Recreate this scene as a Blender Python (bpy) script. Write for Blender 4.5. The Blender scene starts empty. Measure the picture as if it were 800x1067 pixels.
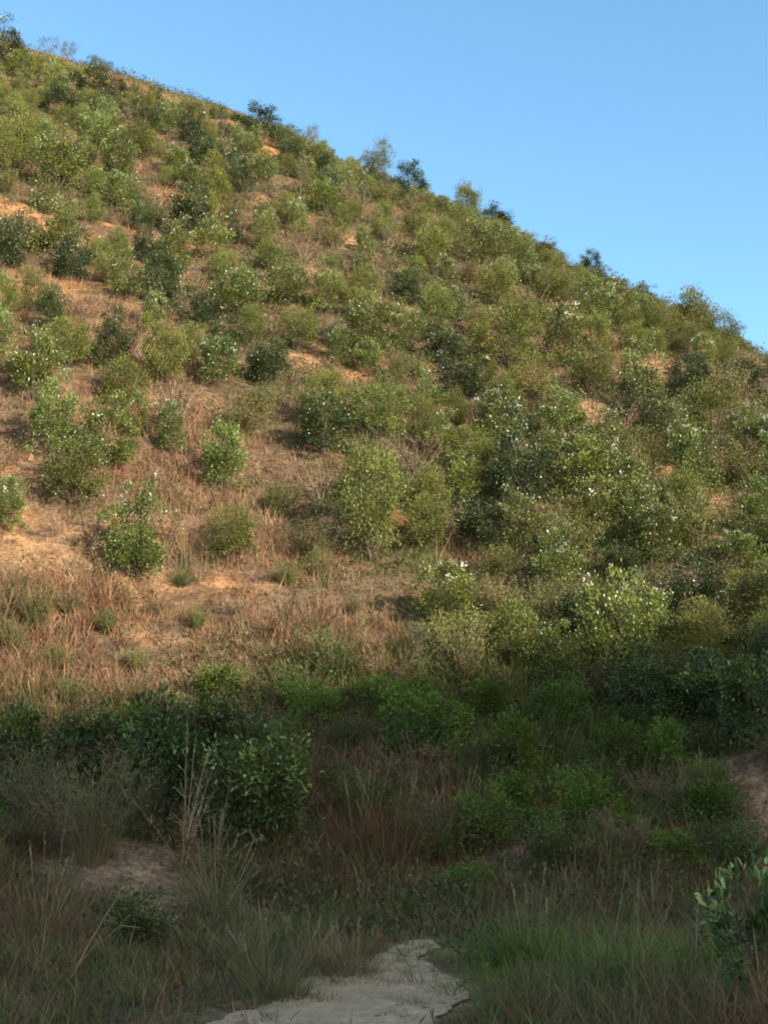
import bpy, math, random
import numpy as np
from mathutils import Vector

SEED = 7
rng = np.random.default_rng(SEED)
random.seed(SEED)
S = bpy.context.scene
COL = S.collection

# ------------------------------------------------------------------ camera numbers
F = 1300.0                      # focal length in photo pixels (800 x 1067)
HORIZON = 800.0
PITCH = math.atan((HORIZON - 533.5) / F)
CAMZ = 1.55
SUN_EL = math.radians(21.5)
SUN_AZ = math.radians(131.0)    # clockwise from +Y, so the sun stands behind the camera on the right
SUN = np.array([math.sin(SUN_AZ) * math.cos(SUN_EL), math.cos(SUN_AZ) * math.cos(SUN_EL), math.sin(SUN_EL)])


def ray(px, py):
    u = (px - 400.0) / F
    v = (533.5 - py) / F
    return np.array([u, math.cos(PITCH) - v * math.sin(PITCH), math.sin(PITCH) + v * math.cos(PITCH)])


def ratio(py):
    d = ray(400, py)
    return d[2] / d[1]


def project(x, y, z):
    cp, sp = math.cos(PITCH), math.sin(PITCH)
    dz = z - CAMZ
    depth = y * cp + dz * sp
    up = -y * sp + dz * cp
    return 400 + F * x / depth, 533.5 - F * up / depth, depth


# ------------------------------------------------------------------ noise
def _hash(ix, iy, seed):
    h = (ix.astype(np.int64) * 374761393 + iy.astype(np.int64) * 668265263 + seed * 1442695041) & 0xFFFFFFFF
    h = ((h ^ (h >> 13)) * 1274126177) & 0xFFFFFFFF
    h = h ^ (h >> 16)
    return (h & 0xFFFFFF) / float(0xFFFFFF)


def vnoise(x, y, seed=0):
    x = np.asarray(x, float); y = np.asarray(y, float)
    ix = np.floor(x); iy = np.floor(y)
    fx = x - ix; fy = y - iy
    fx = fx * fx * (3 - 2 * fx); fy = fy * fy * (3 - 2 * fy)
    a = _hash(ix, iy, seed); b = _hash(ix + 1, iy, seed)
    c = _hash(ix, iy + 1, seed); d = _hash(ix + 1, iy + 1, seed)
    return (a + (b - a) * fx) * (1 - fy) + (c + (d - c) * fx) * fy


def fbm(x, y, seed=0, octv=3):
    s = 0; a = 0.5; t = 0
    for o in range(octv):
        s = s + a * vnoise(x * 2 ** o + 13.7 * o, y * 2 ** o - 7.1 * o, seed + o); t += a; a *= 0.5
    return s / t * 2 - 1


def sstep(a, b, x):
    t = np.clip((x - a) / (b - a), 0, 1)
    return t * t * (3 - 2 * t)


# ------------------------------------------------------------------ terrain
SKY = [(-900, -60), (-500, -40), (-200, -10), (-60, 25), (0, 45), (30, 54), (60, 62), (100, 73), (150, 88), (190, 101),
       (230, 116), (270, 133), (310, 150), (350, 170), (380, 190), (420, 205), (450, 216), (500, 236), (550, 258),
       (600, 283), (640, 300), (690, 322), (740, 347), (770, 363), (800, 378), (900, 425), (1050, 490), (1400, 600), (1800, 680)]
_saz = []; _src = []
for px_, py_ in SKY:
    d_ = ray(px_, py_)
    _saz.append(d_[0] / d_[1]); _src.append(d_[2] / d_[1])
_azg = np.linspace(-1.0, 1.0, 401)
_rcg = np.interp(_azg, _saz, _src)
_k = np.ones(9) / 9
_rcg = np.convolve(np.pad(_rcg, 4, mode='edge'), _k, 'valid')
R_TOP = ratio(718.0)

BUMPS = [(-4.5, 12.0, 0.85, 1.2, 2.2), (-2.5, 14.2, 0.35, 1.5, 1.3), (6.2, 16.6, 0.6, 1.8, 1.2),
         (2.3, 14.8, 0.35, 1.3, 0.7), (3.9, 7.6, 0.16, 1.6, 1.6), (-2.9, 8.6, 0.12, 1.3, 1.5)]

RIDGE = None      # (p, height) of the hill across the valley, set below


def terrain(x, y):
    x = np.asarray(x, float); y = np.asarray(y, float)
    yy = np.maximum(y, 5.0)
    az = np.clip(x / yy, -0.95, 0.95)
    rc = np.interp(az, _azg, _rcg)
    s0 = np.interp(az, [-0.6, -0.33, 0.0, 0.33, 0.7], [0.98, 0.95, 0.83, 0.68, 0.55])
    s0 = np.maximum(s0, rc + 0.15)
    yt = np.interp(az, [-0.5, -0.3, -0.15, 0.0, 0.2, 0.3, 0.5], [11.5, 12.0, 12.8, 13.0, 13.6, 13.2, 12.5])
    yb = yt + 6.2
    zb = CAMZ + R_TOP * yb
    mean = 0.75 * s0 + 0.25 * rc
    yc = (yb * mean + CAMZ - zb) / (0.75 * (s0 - rc))
    # bank: cubic hermite
    t = np.clip((y - yt) / (yb - yt), 0, 1); h = yb - yt
    bank = (t * t * (3 - 2 * t)) * zb + (t ** 3 - t * t) * h * s0 * 0.9
    # slope
    L = yc - yb
    tt = np.clip((y - yb) / L, 0, 1)
    sl = L * (s0 * tt + (rc - s0) * tt ** 4 / 4)
    over = np.maximum(y - yc, 0)
    k = 0.035
    ov = np.where(over < (rc + 0.25) / k, rc * over - 0.5 * k * over ** 2,
                  rc * (rc + 0.25) / k - 0.5 * (rc + 0.25) ** 2 / k - 0.25 * (over - (rc + 0.25) / k))
    z = bank + sl + ov
    hill = sstep(0, 1, (y - yt) / 3.0)
    slope_m = sstep(0, 1, (y - yb + 1.5) / 4.0)
    z = z + hill * 0.45 * fbm(x / 6.0, y / 6.0, 11, 3) + hill * 0.16 * fbm(x / 1.6, y / 1.6, 31, 2)
    # old planting benches across the slope
    ph = z / 1.75 + 0.9 * fbm(x / 9.0, y / 9.0, 51, 2)
    fr = ph - np.floor(ph)
    saw = np.where(fr < 0.78, fr / 0.78, (1 - fr) / 0.22) - 0.5
    z = z - slope_m * 0.34 * saw * (0.35 + 0.65 * vnoise(x / 5.0, y / 5.0, 61))
    z = z + 0.05 * fbm(x / 1.3, y / 1.3, 71, 2) * (1 - hill)
    for bx, by, bh, rx, ry in BUMPS:
        z = z + bh * np.exp(-(((x - bx) / rx) ** 2 + ((y - by) / ry) ** 2) * 0.9)
    # hill across the valley, behind the camera
    if RIDGE is not None:
        q = x * math.sin(SUN_AZ) + y * math.cos(SUN_AZ)
        p = -x * math.cos(SUN_AZ) + y * math.sin(SUN_AZ)
        hr = np.interp(p, RIDGE[0], RIDGE[1]) + 1.0 * fbm(p / 7.0, p * 0 + 3.1, 81, 3)
        up = np.clip((q - 38) / 62, 0, 1) ** 1.1; dn = 1 - sstep(100, 230, q) * 0.85
        front = sstep(10, -4, y) + sstep(30, 60, q)
        z = np.where(q > 38, z * (1 - np.clip(front, 0, 1) * up) + hr * up * dn * np.clip(front, 0, 1), z)
    return z


def hit(px, py, fn=None):
    fn = fn or terrain
    for _ in range(60):
        d = ray(px, py)
        t = np.concatenate([np.arange(4, 40, 0.03), np.arange(40, 130, 0.1)])
        P = d[None, :] * t[:, None]; P[:, 2] += CAMZ
        g = fn(P[:, 0], P[:, 1]) > P[:, 2]
        if g.any():
            i = int(np.argmax(g)); return P[i]
        py += 3
    return P[-1]


# height of the opposite crest so that its shadow edge falls along the line seen in the photo
_sh = [(-300, 728), (0, 720), (60, 713), (130, 704), (200, 698), (260, 692), (330, 690), (400, 690), (450, 688), (520, 688), (600, 684), (680, 680),
       (740, 676), (800, 672), (1000, 660)]
_pp = []; _hh = []
for px_, py_ in _sh:
    P = hit(px_, py_)
    q = P[0] * math.sin(SUN_AZ) + P[1] * math.cos(SUN_AZ)
    p = -P[0] * math.cos(SUN_AZ) + P[1] * math.sin(SUN_AZ)
    _pp.append(p); _hh.append(P[2] + (100 - q) * math.tan(SUN_EL))
o_ = np.argsort(_pp)
_pp = np.array(_pp)[o_]; _hh = np.array(_hh)[o_]
_pp = np.concatenate([[_pp[0] - 90, _pp[0] - 12], _pp, [_pp[-1] + 14, _pp[-1] + 90]]); _hh = np.concatenate([[8, _hh[0]], _hh, [_hh[-1], 8]])
RIDGE = (_pp, _hh)


def nodes(fine0, fine1, step, lo, hi, grow=1.22):
    a = list(np.arange(fine0, fine1 + 1e-6, step))
    s = step; v = a[-1]
    while v < hi:
        s = min(s * grow, 6.0); v += s; a.append(v)
    s = step; v = a[0]; b = []
    while v > lo:
        s = min(s * grow, 6.0); v -= s; b.append(v)
    return np.array(b[::-1] + a)


GX = nodes(-24, 22, 0.22, -230, 230)
GY = nodes(6, 60, 0.22, -230, 180)
GZ = terrain(GX[None, :].repeat(len(GY), 0), GY[:, None].repeat(len(GX), 1))


def ground(x, y):
    x = np.asarray(x, float); y = np.asarray(y, float)
    i = np.clip(np.searchsorted(GX, x) - 1, 0, len(GX) - 2); j = np.clip(np.searchsorted(GY, y) - 1, 0, len(GY) - 2)
    fx = (x - GX[i]) / (GX[i + 1] - GX[i]); fy = (y - GY[j]) / (GY[j + 1] - GY[j])
    return (GZ[j, i] * (1 - fx) + GZ[j, i + 1] * fx) * (1 - fy) + (GZ[j + 1, i] * (1 - fx) + GZ[j + 1, i + 1] * fx) * fy


# ------------------------------------------------------------------ fields (where soil, dry grass and green cover lie)
def patch_list(items):
    out = []
    for px, py, rx, ry in items:
        P = hit(px, py)
        d = math.hypot(P[0], P[1])
        k = d / F
        out.append((P[0], P[1], rx * k, ry * k * 1.9))
    return out


SOIL = patch_list([(60, 62, 55, 7), (112, 78, 34, 6), (15, 85, 20, 10), (15, 214, 24, 13), (118, 236, 24, 8), (365, 252, 20, 13), (312, 222, 16, 9), (268, 205, 10, 8),
                   (238, 345, 34, 7), (140, 418, 40, 6), (20, 300, 24, 10), (40, 565, 55, 26), (105, 606, 60, 12), (235, 612, 60, 10),
                   (185, 665, 50, 12), (372, 388, 18, 14), (442, 413, 12, 7), (600, 345, 34, 14), (680, 380, 26, 12), (548, 392, 24, 12),
                   (702, 500, 22, 14), (778, 532, 18, 12), (412, 322, 20, 10), (430, 545, 30, 10), (60, 240, 30, 8), (200, 255, 30, 8),
                   (170, 325, 30, 8), (215, 425, 30, 7), (340, 470, 30, 8), (600, 420, 30, 8), (470, 560, 26, 8), (645, 440, 22, 6),
                   (150, 545, 40, 8), (22, 530, 30, 10), (710, 330, 20, 7), (395, 240, 24, 9), (100, 160, 24, 8), (270, 300, 26, 8),
                   (660, 315, 20, 8), (90, 300, 40, 10), (330, 370, 26, 9), (500, 340, 22, 8), (570, 540, 24, 8)])
BARE = patch_list([(788, 832, 34, 62), (150, 918, 72, 40), (575, 880, 48, 22), (120, 890, 30, 12), (195, 945, 24, 18)])
DRY = patch_list([(90, 440, 130, 45), (200, 470, 120, 50), (20, 450, 60, 40), (120, 640, 170, 45), (300, 640, 120, 40), (385, 660, 60, 40), (30, 560, 80, 60),
                  (610, 360, 70, 30), (700, 495, 50, 25), (180, 380, 60, 30), (140, 255, 60, 25), (40, 310, 60, 35), (500, 580, 40, 20),
                  (690, 380, 50, 18), (560, 400, 40, 18), (350, 570, 60, 25), (240, 545, 70, 30), (60, 65, 80, 8), (110, 84, 60, 9), (180, 108, 80, 10), (250, 136, 60, 9), (60, 150, 60, 20), (250, 230, 50, 18), (330, 300, 50, 18), (780, 540, 40, 25), (290, 600, 90, 30),
                  (400, 880, 80, 45), (380, 830, 60, 30), (430, 430, 40, 20), (30, 960, 60, 40), (365, 985, 40, 18), (100, 720, 120, 16)])
LUSH = patch_list([(545, 790, 90, 45), (440, 740, 110, 40), (620, 830, 90, 40), (690, 770, 80, 40), (420, 540, 80, 60), (620, 650, 200, 50),
                   (640, 1010, 220, 70), (500, 1000, 60, 30), (600, 560, 200, 50)])


def pmask(x, y, patches, soft=0.55):
    m = np.zeros(np.shape(x))
    nx = x + 0.5 * fbm(x / 0.9, y / 0.9, 91, 2); ny = y + 0.7 * fbm(x / 0.9, y / 0.9, 95, 2)
    for cx, cy, rx, ry in patches:
        d = np.sqrt(((nx - cx) / max(rx, 0.25)) ** 2 + ((ny - cy) / max(ry, 0.3)) ** 2)
        m = np.maximum(m, 1 - sstep(1 - soft, 1 + soft, d))
    return m


# path outline, seen on the valley floor
PATH_PX = [(150, 1150), (215, 1067), (262, 1055), (298, 1040), (322, 1018), (360, 1014), (388, 1006), (396, 993), (425, 986), (452, 983),
           (458, 989), (436, 1000), (452, 1012), (482, 1025), (491, 1042), (470, 1056), (440, 1067), (420, 1150)]
PATH = np.array([hit(a, b)[:2] for a, b in PATH_PX])


def in_path(x, y, grow=0.0):
    x = np.asarray(x, float); y = np.asarray(y, float)
    nx = x + 0.10 * fbm(x / 0.35, y / 0.35, 101, 3); ny = y + 0.2 * fbm(x / 0.3, y / 0.3, 105, 2)
    ins = np.zeros(x.shape, bool)
    n = len(PATH); j = n - 1
    for i in range(n):
        xi, yi = PATH[i]; xj, yj = PATH[j]
        c = ((yi > ny) != (yj > ny)) & (nx < (xj - xi) * (ny - yi) / (yj - yi + 1e-12) + xi)
        ins ^= c; j = i
    return ins


def path_dist(x, y):
    e = np.concatenate([PATH[i] + (PATH[(i + 1) % len(PATH)] - PATH[i]) * np.linspace(0, 1, 9)[:, None] for i in range(len(PATH))])
    d = np.full(np.shape(x), 9.0); k = np.asarray(y) < 14
    if k.any():
        d[k] = np.sqrt(((x[k][:, None] - e[None, :, 0]) ** 2 + ((y[k][:, None] - e[None, :, 1]) * .6) ** 2).min(1))
    return d


# ------------------------------------------------------------------ mesh helpers
def mesh_from(name, verts, groups, cols=None, smooth=False):
    """groups: list of int arrays (n, k) of polygons with k corners"""
    me = bpy.data.meshes.new(name)
    nv = len(verts)
    me.vertices.add(nv)
    me.vertices.foreach_set('co', np.ascontiguousarray(verts, dtype=np.float32).ravel())
    groups = [g for g in groups if len(g)]
    loops = np.concatenate([np.asarray(g).ravel() for g in groups]).astype(np.int32)
    tot = np.concatenate([np.full(len(g), np.asarray(g).shape[1]) for g in groups]).astype(np.int32)
    start = np.concatenate([[0], np.cumsum(tot)[:-1]]).astype(np.int32)
    me.loops.add(len(loops)); me.loops.foreach_set('vertex_index', loops)
    me.polygons.add(len(tot)); me.polygons.foreach_set('loop_start', start); me.polygons.foreach_set('loop_total', tot)
    if cols is not None:
        at = me.attributes.new('Col', 'FLOAT_COLOR', 'POINT')
        c = np.ones((nv, 4), np.float32); c[:, :3] = cols
        at.data.foreach_set('color', c.ravel())
    me.update(calc_edges=True)
    me.polygons.foreach_set('use_smooth', np.full(len(tot), smooth, bool))
    return me


class MB:
    def __init__(self):
        self.v = []; self.c = []; self.g = {}; self.n = 0

    def add(self, verts, faces, col):
        verts = np.asarray(verts, float).reshape(-1, 3)
        faces = np.asarray(faces, int)
        if len(verts) == 0:
            return
        self.v.append(verts)
        col = np.asarray(col, float)
        self.c.append(np.broadcast_to(col, (len(verts), 3)) if col.ndim < 2 or len(col) != len(verts) else col)
        self.g.setdefault(faces.shape[1], []).append(faces + self.n)
        self.n += len(verts)

    def mesh(self, name, mat, smooth=False):
        me = mesh_from(name, np.concatenate(self.v), [np.concatenate(g) for g in self.g.values()], np.concatenate(self.c), smooth)
        me.materials.append(mat)
        return me


def unit(a):
    return a / np.maximum(np.linalg.norm(a, axis=-1, keepdims=True), 1e-9)


def leaves(mb, P, D, N, L, W, col, fold=False):
    """leaf blades: P base, D long axis, N rough normal"""
    n = len(P)
    D = unit(D); Sd = unit(np.cross(D, N)); Nn = np.cross(Sd, D)
    L = np.broadcast_to(L, (n,))[:, None]; W = np.broadcast_to(W, (n,))[:, None]
    if not fold:
        V = np.stack([P, P + D * L * 0.45 + Sd * W / 2, P + D * L, P + D * L * 0.45 - Sd * W / 2], 1)
        Fq = np.arange(n * 4).reshape(n, 4)
        mb.add(V.reshape(-1, 3), Fq, np.repeat(col, 4, 0))
    else:
        up = Nn * W * 0.22; dr = -Nn * L * 0.12
        V = np.stack([P, P + D * L * .28 + Sd * W * .42 + up, P + D * L * .68 + Sd * W * .40 + up + dr * .4, P + D * L + dr,
                      P + D * L * .68 - Sd * W * .40 + up + dr * .4, P + D * L * .28 - Sd * W * .42 + up, P + D * L * .5], 1)
        o = np.arange(n)[:, None] * 7
        q = np.concatenate([o + np.array([[0, 1, 2, 6]]), o + np.array([[6, 2, 3, 3]])[:, :4]], 0)
        q1 = o + np.array([[0, 1, 2, 6]]); q2 = o + np.array([[0, 6, 4, 5]])
        t1 = o + np.array([[6, 2, 3]]); t2 = o + np.array([[6, 3, 4]])
        b = mb.n
        mb.add(V.reshape(-1, 3), np.concatenate([q1, q2]), np.repeat(col, 7, 0))
        mb.g.setdefault(3, []).append(np.concatenate([t1, t2]) + b)


def tube(mb, pts, rad, col, sides=5):
    pts = np.asarray(pts, float); n = len(pts)
    rad = np.broadcast_to(rad, (n,))
    tg = unit(np.gradient(pts, axis=0))
    ref = np.array([0.31, 0.17, 0.05]) if abs(tg[0][2]) > .9 else np.array([0, 0, 1.0])
    A = unit(np.cross(tg, ref)); B = np.cross(tg, A)
    an = np.linspace(0, 2 * np.pi, sides, endpoint=False)
    V = pts[:, None, :] + rad[:, None, None] * (np.cos(an)[None, :, None] * A[:, None, :] + np.sin(an)[None, :, None] * B[:, None, :])
    i = np.arange(n - 1)[:, None] * sides; j = np.arange(sides)[None, :]; k = (j + 1) % sides
    f = np.stack([i + j, i + k, i + sides + k, i + sides + j], -1).reshape(-1, 4)
    mb.add(V.reshape(-1, 3), f, col)


def rdir(r, n):
    return unit(r.normal(size=(n, 3)))


def blades(mb, P, H, W, az, lean, bend, col, far=False, yaw=None, r=rng):
    """grass blades: base P, height H, width W, azimuth, lean angle, extra bend"""
    n = len(P)
    yaw = r.uniform(0, 2 * np.pi, n) if yaw is None else yaw
    hd = np.stack([np.cos(az), np.sin(az), np.zeros(n)], 1)
    sd = np.stack([np.cos(yaw), np.sin(yaw), np.zeros(n)], 1) * (W / 2)[:, None]
    def at(t):
        a = lean + bend * t
        return P + (hd * (np.sin(a) * H * t)[:, None] + np.array([0, 0, 1.0]) * (np.cos(a) * H * t)[:, None])
    if far:
        V = np.stack([P - sd, P + sd, at(1.0)], 1)
        mb.add(V.reshape(-1, 3), np.arange(n * 3).reshape(n, 3), np.repeat(col, 3, 0))
    else:
        m1 = at(0.4); m2 = at(0.75); tp = at(1.0)
        V = np.stack([P - sd, P + sd, m1 + sd * .9, m1 - sd * .9, m2 + sd * .6, m2 - sd * .6, tp], 1)
        o = np.arange(n)[:, None] * 7
        b = mb.n
        mb.add(V.reshape(-1, 3), np.concatenate([o + np.array([[0, 1, 2, 3]]), o + np.array([[3, 2, 4, 5]])]), np.repeat(col, 7, 0))
        mb.g.setdefault(3, []).append(o + np.array([[5, 4, 6]]) + b)


# ------------------------------------------------------------------ materials
def new_mat(name):
    m = bpy.data.materials.new(name); m.use_nodes = True
    nt = m.node_tree
    for n in list(nt.nodes):
        nt.nodes.remove(n)
    out = nt.nodes.new('ShaderNodeOutputMaterial')
    return m, nt, out


def leaf_mat(name, rough=0.5, spec=0.35, trans=0.3, vary=0.25):
    m, nt, out = new_mat(name)
    N = nt.nodes.new; L = nt.links.new
    at = N('ShaderNodeAttribute'); at.attribute_name = 'Col'
    oi = N('ShaderNodeObjectInfo')
    mr = N('ShaderNodeMapRange'); mr.inputs[3].default_value = 1 - vary; mr.inputs[4].default_value = 1 + vary
    L(oi.outputs['Random'], mr.inputs[0])
    geo = N('ShaderNodeNewGeometry')
    nz = N('ShaderNodeTexNoise'); nz.inputs['Scale'].default_value = 2.2; nz.inputs['Detail'].default_value = 3
    L(geo.outputs['Position'], nz.inputs['Vector'])
    m2 = N('ShaderNodeMapRange'); m2.inputs[1].default_value = .3; m2.inputs[2].default_value = .7; m2.inputs[3].default_value = .75; m2.inputs[4].default_value = 1.25
    L(nz.outputs['Fac'], m2.inputs[0])
    mu = N('ShaderNodeMath'); mu.operation = 'MULTIPLY'; L(mr.outputs[0], mu.inputs[0]); L(m2.outputs[0], mu.inputs[1])
    hs = N('ShaderNodeHueSaturation'); L(at.outputs['Color'], hs.inputs['Color']); L(mu.outputs[0], hs.inputs['Value'])
    mh = N('ShaderNodeMath'); mh.operation = 'FRACT'; mk = N('ShaderNodeMath'); mk.operation = 'MULTIPLY'; mk.inputs[1].default_value = 7.31
    L(oi.outputs['Random'], mk.inputs[0]); L(mk.outputs[0], mh.inputs[0])
    mq = N('ShaderNodeMapRange'); mq.inputs[3].default_value = .5 - .02 * (vary > .2); mq.inputs[4].default_value = .5 + .018 * (vary > .2); L(mh.outputs[0], mq.inputs[0]); L(mq.outputs[0], hs.inputs['Hue'])
    bs = N('ShaderNodeBsdfPrincipled'); bs.inputs['Roughness'].default_value = rough; bs.inputs['Specular IOR Level'].default_value = spec
    tr = N('ShaderNodeBsdfTranslucent')
    L(hs.outputs[0], bs.inputs['Base Color'])
    hs2 = N('ShaderNodeHueSaturation'); hs2.inputs['Hue'].default_value = .49; hs2.inputs['Saturation'].default_value = 1.1; hs2.inputs['Value'].default_value = 1.2
    L(hs.outputs[0], hs2.inputs['Color']); L(hs2.outputs[0], tr.inputs['Color'])
    mx = N('ShaderNodeMixShader'); mx.inputs[0].default_value = trans
    L(bs.outputs[0], mx.inputs[1]); L(tr.outputs[0], mx.inputs[2]); L(mx.outputs[0], out.inputs[0])
    return m


def ground_mat(name, rough=.11, mott=1.0):
    m, nt, out = new_mat(name)
    N = nt.nodes.new; L = nt.links.new
    at = N('ShaderNodeAttribute'); at.attribute_name = 'Col'
    geo = N('ShaderNodeNewGeometry')
    def noise(scale, det=4):
        n = N('ShaderNodeTexNoise'); n.inputs['Scale'].default_value = scale; n.inputs['Detail'].default_value = det; n.inputs['Roughness'].default_value = .65
        L(geo.outputs['Position'], n.inputs['Vector']); return n
    n1 = noise(3.0, 6); n2 = noise(16.0, 4); n3 = noise(60, 2)
    def mr(src, a, b, c, d):
        q = N('ShaderNodeMapRange'); q.inputs[1].default_value = a; q.inputs[2].default_value = b; q.inputs[3].default_value = c; q.inputs[4].default_value = d
        L(src, q.inputs[0]); return q
    a = mr(n1.outputs[0], .38, .62, 1 - .5 * mott, 1 + .3 * mott); b = mr(n2.outputs[0], .35, .65, 1 - .4 * mott, 1 + .3 * mott)
    mu = N('ShaderNodeMath'); mu.operation = 'MULTIPLY'; L(a.outputs[0], mu.inputs[0]); L(b.outputs[0], mu.inputs[1])
    hs = N('ShaderNodeHueSaturation'); L(at.outputs['Color'], hs.inputs['Color']); L(mu.outputs[0], hs.inputs['Value'])
    bs = N('ShaderNodeBsdfPrincipled'); bs.inputs['Roughness'].default_value = .95; bs.inputs['Specular IOR Level'].default_value = .1
    L(hs.outputs[0], bs.inputs['Base Color'])
    ad = N('ShaderNodeMath'); ad.operation = 'ADD'; L(n2.outputs[0], ad.inputs[0]); L(n3.outputs[0], ad.inputs[1])
    bp = N('ShaderNodeBump'); bp.inputs['Strength'].default_value = .7; bp.inputs['Distance'].default_value = rough
    L(ad.outputs[0], bp.inputs['Height']); L(bp.outputs[0], bs.inputs['Normal'])
    L(bs.outputs[0], out.inputs[0])
    return m


M_GROUND = ground_mat('soil_and_litter')
M_PATH = ground_mat('pale_trodden_sand', .006, .35)
M_LEAF = leaf_mat('matte_leaf', .55, .3, .2)
M_GLOSS = leaf_mat('glossy_leaf', .38, .45, .14)
M_DRY = leaf_mat('dry_blade', .75, .15, .28, .15)
M_BARK = leaf_mat('bark', .85, .15, .0, .2)
M_PETAL = leaf_mat('white_petal', .6, .2, .25, .05)


# ------------------------------------------------------------------ object helpers
def tag(o, label=None, cat=None, group=None, kind=None):
    if label: o['label'] = label
    if cat: o['category'] = cat
    if group: o['group'] = group
    if kind: o['kind'] = kind
    return o


def link(name, me, parent=None):
    o = bpy.data.objects.new(name, me); COL.objects.link(o)
    if parent is not None: o.parent = parent
    return o


def empty(name):
    o = bpy.data.objects.new(name, None); o.empty_display_size = .3; COL.objects.link(o); return o


# ------------------------------------------------------------------ the ground
def ground_object():
    nx, ny = len(GX), len(GY)
    X = GX[None, :].repeat(ny, 0); Y = GY[:, None].repeat(nx, 1)
    V = np.stack([X, Y, GZ], -1).reshape(-1, 3)
    i = np.arange(ny - 1)[:, None] * nx + np.arange(nx - 1)[None, :]
    f = np.stack([i, i + 1, i + nx + 1, i + nx], -1).reshape(-1, 4)
    x = V[:, 0]; y = V[:, 1]
    soil = np.array([.42, .195, .082]); pale = np.array([.43, .27, .15]); litter = np.array([.19, .124, .076]); humus = np.array([.105, .078, .052])
    n = vnoise(x / 1.7, y / 1.7, 201); n2 = fbm(x / 4, y / 4, 205, 3)
    br = sstep(.25, .62, vnoise(x / .55, y / .4, 221) * .6 + vnoise(x / 1.5, y / .9, 223) * .4)
    small = sstep(.30, .55, fbm(x / 1.1, y / 1.5, 231, 2)) * sstep(20, 24, y)
    m = np.clip(pmask(x, y, SOIL) * br * 1.0 + 0.3 * sstep(.15, .5, n2) * br + .8 * small * br, 0, 1)[:, None]
    dry = pmask(x, y, DRY, .7)[:, None]
    base = humus + (litter - humus) * np.clip(dry + .55 * n[:, None], 0, 1)
    c = base * (1 - m) + (soil + (pale - soil) * (vnoise(x / 2.5, y / 2.5, 209)[:, None])) * m
    pd = path_dist(x, y); near = (y < 14) & (y > 4)
    sand = np.where(near, np.where(in_path(x, y), 1, 1 - sstep(.0, .55, pd)), 0)[:, None] * .8
    c = c * (1 - sand) + np.array([.36, .26, .165]) * sand
    bare = pmask(x, y, BARE)[:, None]
    tone = sstep(-2, 4, x)[:, None]
    bcol = np.array([.36, .25, .16]) * (1 - tone) + np.array([.42, .235, .145]) * tone
    c = c * (1 - bare) + bcol * bare
    me = mesh_from('ground', V, [f], c, True); me.materials.append(M_GROUND)
    o = link('ground', me); tag(o, kind='structure')


def path_object():
    x0, y0 = PATH.min(0) - .4; x1, y1 = PATH.max(0) + .4
    st = .02
    xs = np.arange(x0, x1, st); ys = np.arange(max(y0, 4.5), y1, st)
    X, Y = np.meshgrid(xs, ys)
    ins = in_path(X[:-1, :-1] + st / 2, Y[:-1, :-1] + st / 2)
    Z = ground(X, Y) + .018 + .010 * fbm(X / .25, Y / .25, 301, 2)
    nx = len(xs)
    i = (np.arange(len(ys) - 1)[:, None] * nx + np.arange(nx - 1)[None, :])[ins]
    f = np.stack([i, i + 1, i + nx + 1, i + nx], -1)
    V = np.stack([X, Y, Z], -1).reshape(-1, 3)
    used = np.unique(f); rm = -np.ones(len(V), int); rm[used] = np.arange(len(used)); V = V[used]; f = rm[f]
    n = fbm(V[:, 0] / .5, V[:, 1] / .5, 311, 3)[:, None]
    c = np.array([.40, .295, .19]) + n * np.array([.10, .08, .055])
    me = mesh_from('path', V, [f], c, True); me.materials.append(M_PATH)
    tag(link('path', me), kind='structure')


ground_object()
path_object()


# ------------------------------------------------------------------ plant prototypes
def pal(r, n, a, b, j=.18):
    t = r.random((n, 1))
    c = np.array(a) * (1 - t) + np.array(b) * t
    return c * (1 + j * r.normal(size=(n, 1))).clip(.5, 1.6)


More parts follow.
